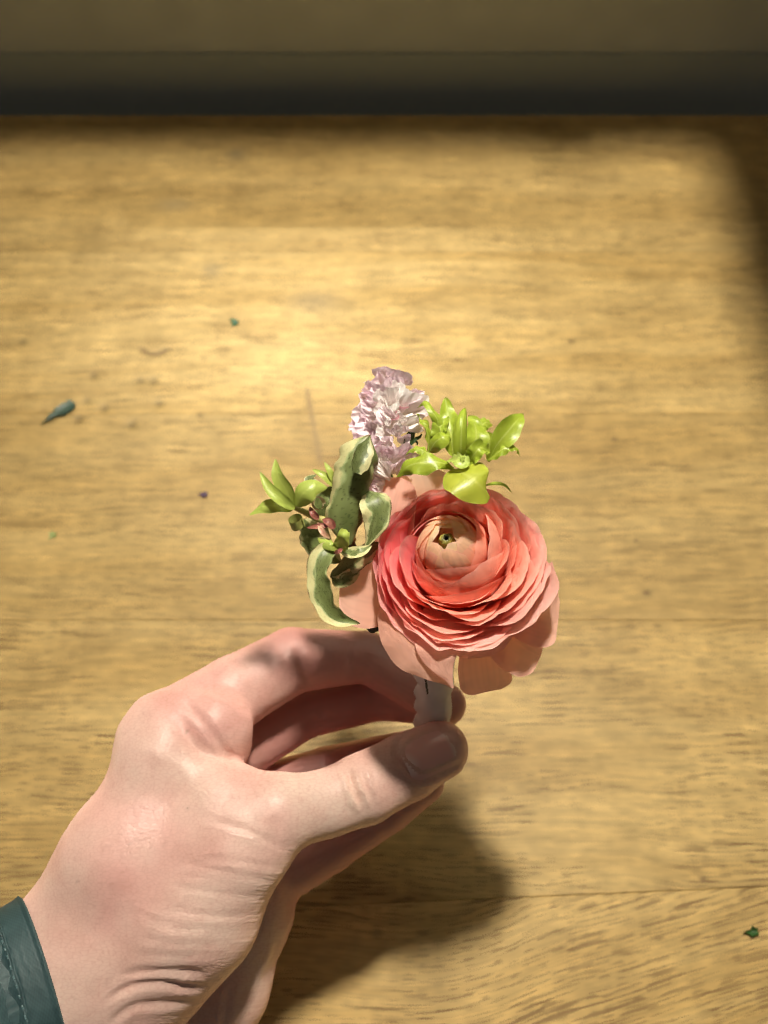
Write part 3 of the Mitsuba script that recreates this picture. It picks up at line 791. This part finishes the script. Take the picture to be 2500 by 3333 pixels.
blade(lf, [z3(760, 930, 24.4), z3(745, 760, 24.3), z3(725, 620, 24.4), z3(705, 500, 24.6), z3(690, 395, 24.8)], .56, 'mat_lime', lime, cup=.08, wave=.08, freq=2.3, face=(-.1, -.1, 1), twist=14, seed=8)
blade(lf, [z3(560, 880, 24.6), z3(590, 730, 24.4), z3(625, 620, 24.3), z3(570, 520, 24.3), z3(500, 440, 24.5), z3(440, 490, 24.8)], .27, 'mat_lime', lime, cup=-.05, wave=.04, freq=2.5, face=(-.3, .3, 1), twist=40, seed=9)
blade(lf, [z3(535, 890, 24.6), z3(540, 770, 24.5), z3(510, 670, 24.4), z3(470, 600, 24.5), z3(425, 540, 24.8)], .26, 'mat_lime', lime, roll=120, wave=.06, freq=3, face=(.4, .1, 1), twist=30, seed=10)
blade(lf, [z3(545, 890, 24.4), z3(600, 800, 24.1), z3(660, 760, 24.0), z3(705, 740, 24.1), z3(745, 765, 24.3)], .50, 'mat_lime', lime, cup=-.10, wave=.04, freq=2, face=(-.2, .4, 1), seed=11)
blade(lf, [z3(960, 740, 24.6), z3(1010, 660, 24.5), z3(1060, 620, 24.6), z3(1115, 645, 24.9)], .38, 'mat_lime', lime, cup=-.05, wave=.05, face=(.2, .4, 1), seed=12)
blade(lf, [z3(890, 1000, 23.5), z3(950, 910, 23.2), z3(1010, 850, 23.2), z3(1100, 890, 23.5)], .42, 'mat_lime', lime, cup=.08, wave=.05, face=(.1, .4, 1), seed=13)
blade(lf, [z3(720, 960, 23.6), z3(790, 960, 23.2), z3(850, 1000, 23.1), z3(885, 900, 23.3)], .36, 'mat_lime', pale_green, cup=.08, wave=.04, face=(0, .4, 1), seed=14)
blade(lf, [z3(660, 830, 24.5), z3(640, 690, 24.3), z3(680, 600, 24.4), z3(700, 560, 24.6)], .45, 'mat_lime', lime, cup=.08, wave=.04, face=(-.4, .1, 1), seed=15)
blade(lf, [z3(1040, 1190, 25.2), z3(1140, 1170, 25.1), z3(1230, 1190, 25.1), z3(1290, 1255, 25.2)], .14, 'mat_lime', lime, face=(0, .7, .7), seed=16)
blade(lf, [z3(1010, 800, 24.3), z3(1060, 760, 24.2), z3(1085, 830, 24.2), z3(1075, 980, 24.4)], .35, 'mat_lime', lime, cup=.08, wave=.04, face=(.3, .1, 1), seed=17)

# the young shoot at the left
yl = YS + '__leaf'
blade(yl, [(958, 1652, 24.2), (935, 1600, 24.0), (905, 1550, 23.9), (896, 1494, 24.0)], .44, 'mat_lime', pale_green, roll=70, face=(-.3, .1, 1), seed=21)
blade(yl, [(960, 1656, 24.1), (918, 1628, 23.8), (878, 1590, 23.8), (846, 1536, 23.9)], .36, 'mat_lime', pale_green, roll=90, face=(-.1, .3, 1), seed=22)
blade(yl, [(952, 1660, 24.1), (905, 1648, 24.0), (862, 1648, 24.0), (812, 1676, 24.1)], .36, 'mat_lime', pale_green, cup=-.04, wave=.06, freq=1.6, face=(0, .5, 1), seed=23)
blade(yl, [(963, 1648, 24.0), (985, 1608, 23.7), (1020, 1585, 23.7), (1066, 1587, 23.9)], .62, 'mat_lime', pale_green, cup=-.12, face=(-.1, .25, 1), seed=24)
blade(yl, [(1092, 1588, 24.8), (1065, 1558, 24.7), (1040, 1540, 24.7), (1017, 1528, 24.8)], .24, 'mat_lime', pale_green, roll=60, face=(0, .5, 1), seed=25)
blade(yl, [(1090, 1575, 24.8), (1077, 1545, 24.7), (1068, 1525, 24.7), (1056, 1504, 24.8)], .20, 'mat_lime', pale_green, roll=60, face=(.4, .2, 1), seed=26)
blade(yl, [(1040, 1575, 25.4), (1015, 1565, 25.4), (1000, 1560, 25.4), (1030, 1545, 25.4)], .2, 'mat_leaf', varieg(.9), face=(0, .5, 1), seed=27)
blade(yl, [(1105, 1785, 24.0), (1085, 1770, 23.6), (1062, 1768, 23.6), (1034, 1750, 23.8)], .34, 'mat_lime', pale_green, cup=-.08, face=(-.1, .5, 1), seed=28)
blade(yl, [(1100, 1790, 24.0), (1112, 1760, 23.6), (1118, 1740, 23.5), (1122, 1722, 23.7)], .42, 'mat_lime', pale_green, cup=.12, wave=.03, face=(.2, .2, 1), seed=29)


def curl_ring(cx, cy, d, r, w, turns, tone, seed, face=(0.1, .45, 1)):
    th = np.linspace(0, 2 * np.pi * turns, 44)
    rr = r * (1 - .30 * th / th[-1])
    fx = norm(RGT * face[0] + UP * face[1] - FWD * face[2])
    a = norm(np.cross(UP, fx)); b = np.cross(fx, a)
    c = P(cx, cy, d) + rr[:, None] * (np.cos(th)[:, None] * a + np.sin(th)[:, None] * b) 
    s = np.linspace(-1, 1, 7)
    wd = w * (1 - .75 * (th / th[-1]) ** 3)
    v = c[:, None] + (s[None] * wd[:, None] / 2)[..., None] * fx
    col = lerp(tone, tone * np.array([.8, .75, .6]), .5 + nn(th[:, None] * 2, s[None] * 2, seed))
    add(yl, v.reshape(-1, 3), gridf(44, 7), 'mat_leaf', True, color=np.clip(col, 0, .9).reshape(-1, 3))


curl_ring(965, 1702, 24.0, .20, .30, 1.5, np.array([.34, .38, .12]), 1, (-.25, .75, .6))
curl_ring(1036, 1640, 24.3, .20, .12, 1.2, np.array([.46, .38, .26]), 2, (.55, .2, .8))
br = YS + '__bract'
red = lambda t, s, seed: lerp(np.array([.20, .045, .045]), np.array([.34, .14, .10]), .5 + nn(t * 4, s * 2, seed))
pk = lambda t, s, seed: lerp(np.array([.50, .24, .18]), np.array([.60, .40, .25]), .5 + nn(t * 4, s * 2, seed))
blade(br, [(1038, 1690, 24.0), (1020, 1672, 23.9), (1008, 1650, 24.0)], .20, 'mat_leaf', red, roll=90, seed=31)
blade(br, [(1082, 1708, 23.9), (1040, 1714, 23.8), (998, 1718, 24.0)], .18, 'mat_leaf', red, roll=80, face=(0, .5, 1), seed=32)
blade(br, [(1075, 1752, 23.8), (1050, 1730, 23.7), (1035, 1700, 23.9)], .17, 'mat_leaf', pk, roll=80, seed=33)
blade(br, [(1090, 1720, 23.9), (1070, 1700, 23.8), (1050, 1690, 23.9)], .26, 'mat_leaf', red, roll=90, face=(0, .4, 1), seed=34)
blade(br, [(1115, 1785, 23.6), (1100, 1796, 23.5), (1086, 1798, 23.7)], .12, 'mat_leaf', red, seed=35)

# variegated leaves
vl = VS + '__leaf'
blade(vl, [(1130, 1775, 24.2), (1128, 1700, 24.0), (1145, 1600, 23.9), (1170, 1500, 23.9), (1203, 1416, 24.1)], 2.05, 'mat_leaf', varieg(.56, .13, .05), n=90, m=49, roll=(200, 240, 250, 235, 150), wave=.06, freq=4.5, face=(-.15, .1, -1), seed=41, serr=.2,
      prof=lambda t: np.minimum(sst(-.1, .25, t), sst(1.02, .80, t) ** .8) + .01, label='rolled up green and cream leaf standing upright')
blade(vl, [(1160, 1540, 23.38), (1176, 1500, 23.42), (1192, 1455, 23.6), (1206, 1414, 23.85)], .50, 'mat_leaf', varieg(.80, .48, .30), n=60, m=31, roll=(90, 80, 60, 40), wave=.02, freq=2.2, face=(.25, .25, 1), seed=43, serr=.1, prof=lambda t: np.minimum(.55 + sst(0, .3, t), sst(1.02, .45, t)) + .01)
blade(vl, [(1108, 1782, 23.9), (1060, 1800, 23.6), (1034, 1865, 23.5), (1052, 1950, 23.5), (1090, 2010, 23.5), (1172, 2030, 23.6)], .64, 'mat_leaf', varieg(.70, .34), n=110, m=41, roll=(90, 80, 100, 130, 170), wave=.04, freq=5, face=(-.15, .2, 1), seed=44, serr=.22,
      prof=lambda t: np.minimum(sst(-.06, .22, t), sst(1.03, .72, t) * .9 + .1 * sst(1, .97, t)) + .02, label='curved cream edged leaf hanging lowest')
blade(vl, [(1192, 1594, 24.3), (1216, 1632, 24.0), (1224, 1680, 23.95), (1212, 1735, 24.0), (1186, 1790, 24.1)], .80, 'mat_leaf', varieg(.62, .15), n=80, m=41, cup=.08, wave=.04, freq=3, face=(.2, .2, 1), seed=45, serr=.10, prof=lambda t: np.minimum(sst(-.04, .30, t), sst(1.06, .40, t)) + .01)
blade(vl, [(1240, 1770, 24.6), (1185, 1800, 24.4), (1130, 1840, 24.4), (1075, 1880, 24.7)], .72, 'mat_leaf', varieg(.85, -.3, .1), n=60, m=31, roll=50, wave=.04, freq=3, face=(.25, -.5, .8), seed=46, serr=.1)
blade(vl, [(990, 1690, 24.9), (1020, 1740, 24.8), (1050, 1790, 24.8), (1110, 1830, 25.0)], .85, 'mat_leaf', varieg(.62, -.2), n=60, m=31, roll=40, wave=.04, freq=3, face=(-.2, .1, 1), seed=47, serr=.14)
blade(vl, [(1150, 1660, 25.2), (1085, 1620, 25.0), (1050, 1640, 25.0), (1060, 1700, 25.2)], .62, 'mat_leaf', varieg(.9), n=50, m=25, cup=.06, wave=.03, face=(-.2, .1, 1), seed=48)
blade(vl, [(1170, 1850, 24.6), (1130, 1880, 24.5), (1100, 1895, 24.6), (1080, 1880, 24.7)], .45, 'mat_leaf', varieg(.6), n=40, m=21, roll=60, face=(0, -.3, 1), seed=49)
blade(vl, [(1110, 1790, 24.2), (1140, 1800, 24.0), (1175, 1795, 23.9), (1210, 1775, 24.1)], .38, 'mat_leaf', varieg(.4), n=40, m=21, roll=50, face=(0, .6, 1), seed=50)


# loose outer petals of the bloom
def loose(ca, cb, k):
    def fn(t, s, seed):
        c = lerp(ca, cb, sst(0, .8, t) + .15 * nn(t * 2, s * 2, seed))
        st = nn(s * 14 + seed, t * 1.2, seed + 7, 2) + .8 * nn(s * 36 + seed, t * 1.6, seed + 17, 2)
        return c * (1 + k * st)[..., None]
    return fn


SAL, PALE = np.array([.90, .45, .34]), np.array([.92, .56, .46])
lp = FL + '__petal'
blade(lp, [(1330, 1935, 25.3), (1245, 1930, 24.9), (1165, 1915, 24.7), (1106, 1910, 24.9)], 2.0, 'mat_petal', loose(SAL, PALE, .09), n=40, m=33, prof='petal', cup=.10, wave=.05, freq=1.2, face=(-.35, .15, 1), seed=61)
blade(lp, [(1330, 1860, 25.4), (1285, 1760, 25.1), (1276, 1665, 24.9), (1306, 1555, 25.0)], 1.5, 'mat_petal', loose(SAL, PALE, .09), n=40, m=33, prof='petal', cup=.14, wave=.04, freq=1.2, face=(-.5, .15, 1), seed=62)
blade(lp, [(1410, 1800, 25.8), (1385, 1680, 25.4), (1368, 1600, 25.1), (1352, 1528, 25.0)], 2.1, 'mat_petal', loose(PALE, np.array([.90, .66, .52]), .07), n=40, m=33, prof='petal', cup=.1, wave=.04, face=(-.2, -.2, 1), seed=63)
blade(lp, [(1340, 1900, 24.6), (1290, 1990, 23.9), (1318, 2092, 23.55), (1395, 2178, 23.5), (1475, 2240, 23.6)], 1.15, 'mat_petal', loose(SAL, PALE, .08), n=44, m=33, prof=lambda t: np.minimum(sst(-.3, .4, t), sst(1.03, .55, t)) + .02, cup=-.10, wave=.03, face=(-.35, .15, .9), seed=64)
blade(lp, [(1470, 1940, 24.6), (1440, 2050, 23.6), (1432, 2130, 23.3), (1474, 2240, 23.45)], 1.6, 'mat_petal', loose(SAL, PALE, .08), n=44, m=33, prof=lambda t: np.minimum(sst(-.3, .5, t), .9 * sst(1.04, .45, t) + .02), cup=-.10, wave=.05, face=(-.05, .25, 1), seed=65)
blade(lp, [(1540, 2000, 25.4), (1565, 2100, 24.9), (1575, 2180, 24.7), (1586, 2252, 24.8)], 1.40, 'mat_petal', loose(SAL, PALE, .07), n=40, m=33, prof=lambda t: sst(-.4, .8, t) * np.sqrt(np.clip(1 - np.clip((t - .82) / .2, 0, 1) ** 3, 0, 1)) + .02, cup=.06, wave=.03, face=(.1, -.1, 1), seed=66)
blade(lp, [(1580, 1960, 25.2), (1660, 2060, 24.6), (1710, 2105, 24.5), (1760, 2135, 24.7)], 1.7, 'mat_petal', loose(SAL, PALE, .07), n=40, m=33, prof='petal', cup=.10, wave=.05, face=(.3, .1, 1), seed=67)
blade(lp, [(1620, 1900, 25.2), (1720, 1970, 24.6), (1775, 2000, 24.5), (1818, 2010, 24.7)], 1.9, 'mat_petal', loose(SAL, PALE, .07), n=40, m=33, prof='petal', cup=.14, wave=.05, face=(.35, .1, 1), seed=68)
blade(lp, [(1500, 1960, 25.0), (1560, 2050, 24.0), (1590, 2100, 23.8), (1600, 2135, 23.9)], 1.7, 'mat_petal', loose(SAL, PALE, .07), n=40, m=33, prof='petal', cup=-.06, wave=.06, face=(.1, .25, 1), seed=69)

# the dark stub of a cut twig under the bloom
tube(BT + '__twig_stub', [P(1330, 1990, 25.6), P(1260, 2025, 25.2), P(1215, 2042, 25.0), P(1188, 2036, 25.0)], [.12, .16, .12, .04], 'mat_stalk', 12, .8, 8, color=[.020, .018, .012])
tube(BT + '__twig_stub', [P(1250, 2030, 25.1), P(1246, 2050, 24.9), P(1252, 2068, 24.9)], [.14, .10, .05], 'mat_stalk', 10, .8, 9, color=[.020, .018, .012])

# ------------------------------------------------------------------ lilac blossom
LB = BT + '__lilac_blossom'
z4 = lambda a, b, d: (1100 + .2261 * a, 1150 + .2261 * b, d)
spine = [P(1400, 2100, 27.0), P(1340, 1750, 26.4), P(1270, 1560, 25.9), P(1262, 1400, 25.4), P(1268, 1290, 25.2)]
tube(LB, spine, [.1, .1, .09, .08, .05], 'mat_stalk', 10, color=[.07, .12, .03], label='frilly pale lilac blossom behind the bloom')
LIL, WHT, MAU = np.array([.83, .69, .75]), np.array([.86, .81, .79]), np.array([.81, .63, .70])


def frill(b, tip, d0, d1, width, tone, seed, fold=.10, face=(0, .2, 1)):
    """One frilly petal: a fan that widens fast, folded and rippled, its rim finely toothed."""
    n, m = 26, 45
    p0, p1 = P(*z4(*b, d0)), P(*z4(*tip, d1))
    ax = p1 - p0; ln = np.linalg.norm(ax); ax = ax / ln
    fc = RGT * face[0] + UP * face[1] - FWD * face[2]
    nr = norm(fc - ax * (ax @ fc)); sd = np.cross(nr, ax)
    t = np.linspace(0, 1, n)[:, None]; s = np.linspace(-1, 1, m)[None]
    R = ln * (1 + .07 * n1(s * 4 + seed * 2.1, seed) + .05 * n1(s * 13 + seed, seed + 2) * sst(.6, 1, t) - .20 * np.abs(s) ** 3)
    w = width / 2 * (.22 + .78 * sst(0, .75, t)) * (1 + .04 * n1(t * 11 + seed, seed + 6))
    x = w * s; y = t * R
    z = fold * sst(0, .8, t) * (np.sin(s * 5 + seed) * .9 + 1.2 * nn(s * 3 + seed, t * 1.5, seed) + .5 * nn(s * 8 + seed, t * 3, seed + 8) + .12 * np.sin(s * 24 + seed)) + .5 * ln * t ** 2 * (rng.random() - .55)
    v = p0 + x[..., None] * sd + y[..., None] * ax + z[..., None] * nr
    c = lerp(WHT, tone, sst(.15, .95, t + .3 * nn(s * 3, t * 2, seed)))
    c = c * (1 + .07 * nn(s * 18 + seed, t * 1.5, seed + 4))[..., None]
    add(LB + '__petal', v.reshape(-1, 3), gridf(n, m), 'mat_lilac', True, color=np.clip(c, 0, .95).reshape(-1, 3))


FR = [  # (base), (tip), depths, width cm, tone
    ((760, 500), (800, 190), 25.2, 25.0, .75, LIL), ((800, 480), (930, 260), 25.2, 25.1, .55, LIL), ((700, 560), (560, 330), 25.2, 24.9, .65, LIL), ((760, 640), (740, 430), 25.0, 24.6, .60, MAU),
    ((850, 900), (1080, 560), 25.0, 24.6, .95, WHT), ((900, 880), (1190, 660), 25.0, 24.7, .6, LIL), ((760, 760), (730, 520), 24.9, 24.6, .62, WHT), ((700, 700), (460, 470), 25.2, 24.9, .55, MAU),
    ((700, 860), (420, 620), 25.2, 24.8, .65, LIL), ((680, 920), (330, 760), 25.2, 24.9, .65, MAU), ((700, 1010), (300, 960), 25.2, 24.8, .75, LIL), ((680, 1090), (230, 1080), 25.2, 24.9, .65, LIL),
    ((660, 1150), (170, 1210), 25.3, 25.0, .65, MAU), ((660, 1200), (300, 1290), 25.2, 24.8, .6, LIL), ((760, 930), (640, 720), 24.9, 24.6, .55, WHT), ((800, 960), (700, 830), 24.8, 24.5, .45, WHT),
    ((830, 960), (830, 830), 24.9, 24.6, .5, np.array([.66, .33, .40])), ((760, 1080), (520, 880), 24.9, 24.6, .65, LIL), ((760, 1160), (560, 1020), 24.9, 24.6, .6, WHT), ((760, 1060), (950, 960), 24.7, 24.4, .35, WHT),
    ((900, 1100), (1150, 960), 24.8, 24.6, .35, WHT), ((860, 1200), (860, 1060), 24.7, 24.4, .42, LIL), ((880, 1290), (960, 1170), 24.9, 24.6, .45, LIL), ((720, 1360), (600, 1180), 25.0, 24.6, .62, LIL),
    ((760, 1600), (760, 1290), 25.0, 24.5, .85, LIL), ((760, 1600), (900, 1340), 25.0, 24.6, .65, MAU), ((700, 1620), (560, 1340), 25.0, 24.6, .6, MAU), ((770, 1720), (560, 1480), 24.8, 24.5, .30, WHT),
    ((760, 1740), (900, 1500), 25.0, 24.6, .55, LIL), ((760, 1820), (560, 1640), 24.8, 24.5, .36, WHT), ((720, 1880), (440, 1680), 25.0, 24.7, .5, WHT), ((700, 1900), (470, 1800), 25.0, 24.8, .45, LIL),
    ((700, 1960), (420, 1950), 25.0, 24.8, .5, MAU), ((640, 2020), (560, 1880), 24.9, 24.7, .4, WHT), ((520, 2180), (360, 2020), 25.2, 25.0, .45, MAU), ((480, 2360), (330, 2200), 25.2, 25.1, .4, LIL), ((900, 1700), (1080, 1440), 25.3, 25.1, .5, WHT),
    ((700, 1300), (480, 1240), 25.2, 24.9, .6, LIL), ((600, 1550), (460, 1420), 25.3, 25.1, .5, LIL), ((640, 1700), (480, 1560), 25.2, 25.0, .5, WHT), ((860, 1760), (960, 1620), 25.0, 24.8, .4, LIL),
]
for i, (b, tp, d0, d1, wd, tone) in enumerate(FR):
    frill(b, tp, d0 + .15, d1, wd * 1.45, tone, i + 3, fold=.07 + .05 * (i % 3), face=(.5 * math.sin(i * 2.1), .25 + .3 * math.cos(i * 1.7), 1))
# dark green calyx tubes on its right
cx = lambda t, s, seed: lerp(np.array([.018, .040, .012]), np.array([.05, .085, .025]), .5 + nn(t * 3, s * 2, seed))
for k, (pts, w_) in enumerate([([(960, 1400), (1010, 1250), (1060, 1130), (1090, 1040)], .34), ([(1040, 1330), (1100, 1250), (1170, 1210), (1215, 1150)], .14), ([(1010, 1000), (1030, 930), (1040, 860)], .13),
                               ([(990, 1000), (970, 930), (930, 890)], .14), ([(1050, 1000), (1080, 940), (1110, 890)], .14), ([(1080, 1160), (1110, 1090), (1140, 1100)], .18), ([(1100, 1260), (1140, 1290), (1135, 1330)], .08), ([(770, 1010), (760, 960), (780, 930)], .12)]):
    blade(LB + '__sepal', [z4(*q, 24.95 - .05 * (k % 2)) for q in pts], w_, 'mat_leaf', cx, roll=140, n=24, m=11, face=(.3, .2, 1), seed=70 + k)

# ------------------------------------------------------------------ taped stem and pin
n, m = 60, 40
cl = spline(np.array([P(1425, 2120, 26.9), P(1418, 2230, 27.9), P(1414, 2360, 29.0), P(1410, 2520, 30.2)]), n)
tg = norm(np.gradient(cl, axis=0)); a1 = norm(np.cross(tg, -FWD + 0 * tg)); a2 = np.cross(a1, tg)
ang = np.arange(m) * 2 * np.pi / m
tt = np.linspace(0, 1, n)[:, None]
rad = .50 + .015 * nn(tt * 30, np.cos(ang)[None] * 2, 1) + .018 * np.sign(np.sin(tt * 30 + ang[None])) * np.abs(np.sin(tt * 30 + ang[None])) ** .4 + .03 * nn(tt * 9, ang[None] * 2, 4) + .16 * np.abs(np.sin(tt * 24 + .8 * nn(tt * 8, 0 * ang[None], 6))) ** .7 * np.exp(-((ang[None] - np.pi) / .30) ** 2)
v = cl[:, None] + rad[..., None] * (np.cos(ang)[None, :, None] * -a1[:, None] + np.sin(ang)[None, :, None] * a2[:, None])
add(BT + '__stem_tape', v.reshape(-1, 3), gridf(n, m, True), 'mat_tape', True, label='white tape wound round the stem')
tube(BT + '__pin', [P(1377, 2150, 26.3), P(1384, 2200, 26.62), P(1392, 2258, 27.0)], [.035, .035, .03], 'mat_metal', 10)


# ------------------------------------------------------------------ scraps lying on the table
def scrap(name, px, py, length, width, ang, colour, label, cat, roll=60, lift=.05, seed=0):
    x, y = px_table(px, py)
    n, m = 26, 11
    t = np.linspace(0, 1, n)[:, None]; s = np.linspace(-1, 1, m)[None]
    w = width / 2 * np.minimum(.06 + .94 * sst(0, .75, t), sst(1.04, .93, t)) * (1 + .55 * nn(t * 7 + seed, np.sign(s) * 3 + 0 * t, seed))
    dx, dy = math.cos(math.radians(ang)), math.sin(math.radians(ang))
    u = (t - .5) * length + 0 * s; q = s * w
    z = lift + .18 * width * (roll / 60) * s ** 2 + .12 * width * np.sin(3 * t + seed) + .02 * nn(t * 6, s * 3, seed)
    z = z - z.min() + .012
    v = np.stack([x + u * dx - q * dy, y + u * dy + q * dx, z], -1).reshape(-1, 3)
    c = lerp(np.asarray(colour), np.asarray(colour) * 1.6, .5 + nn(t * 4 + seed, s * 2, seed))
    add(name, v, gridf(n, m), 'mat_leaf', True, color=np.clip(c, 0, .9).reshape(-1, 3), label=label, cat=cat)


scrap('leaf_scrap', 190, 1350, 1.9, .62, 48, (.042, .070, .052), 'dark bluish green leaf tip lying near the left edge of the table', 'leaf', seed=1)
scrap('leaf_scrap', 760, 1050, .55, .38, -40, (.035, .090, .040), 'small green leaf scrap lying on the table furthest back', 'leaf', seed=2)
scrap('leaf_scrap', 2440, 3035, .55, .30, 5, (.030, .080, .018), 'tiny dark green leaf bit on the table at the lower right', 'leaf', roll=120, seed=3)
scrap('leaf_scrap', 170, 1748, .42, .34, 60, (.26, .30, .11), 'pale green crumb lying on the table at the left, below the leaf tip', 'leaf', seed=4)
scrap('petal_scrap', 660, 1612, .46, .28, -10, (.085, .055, .085), 'dark purplish petal crumb on the table left of the boutonniere', 'petal', seed=5)
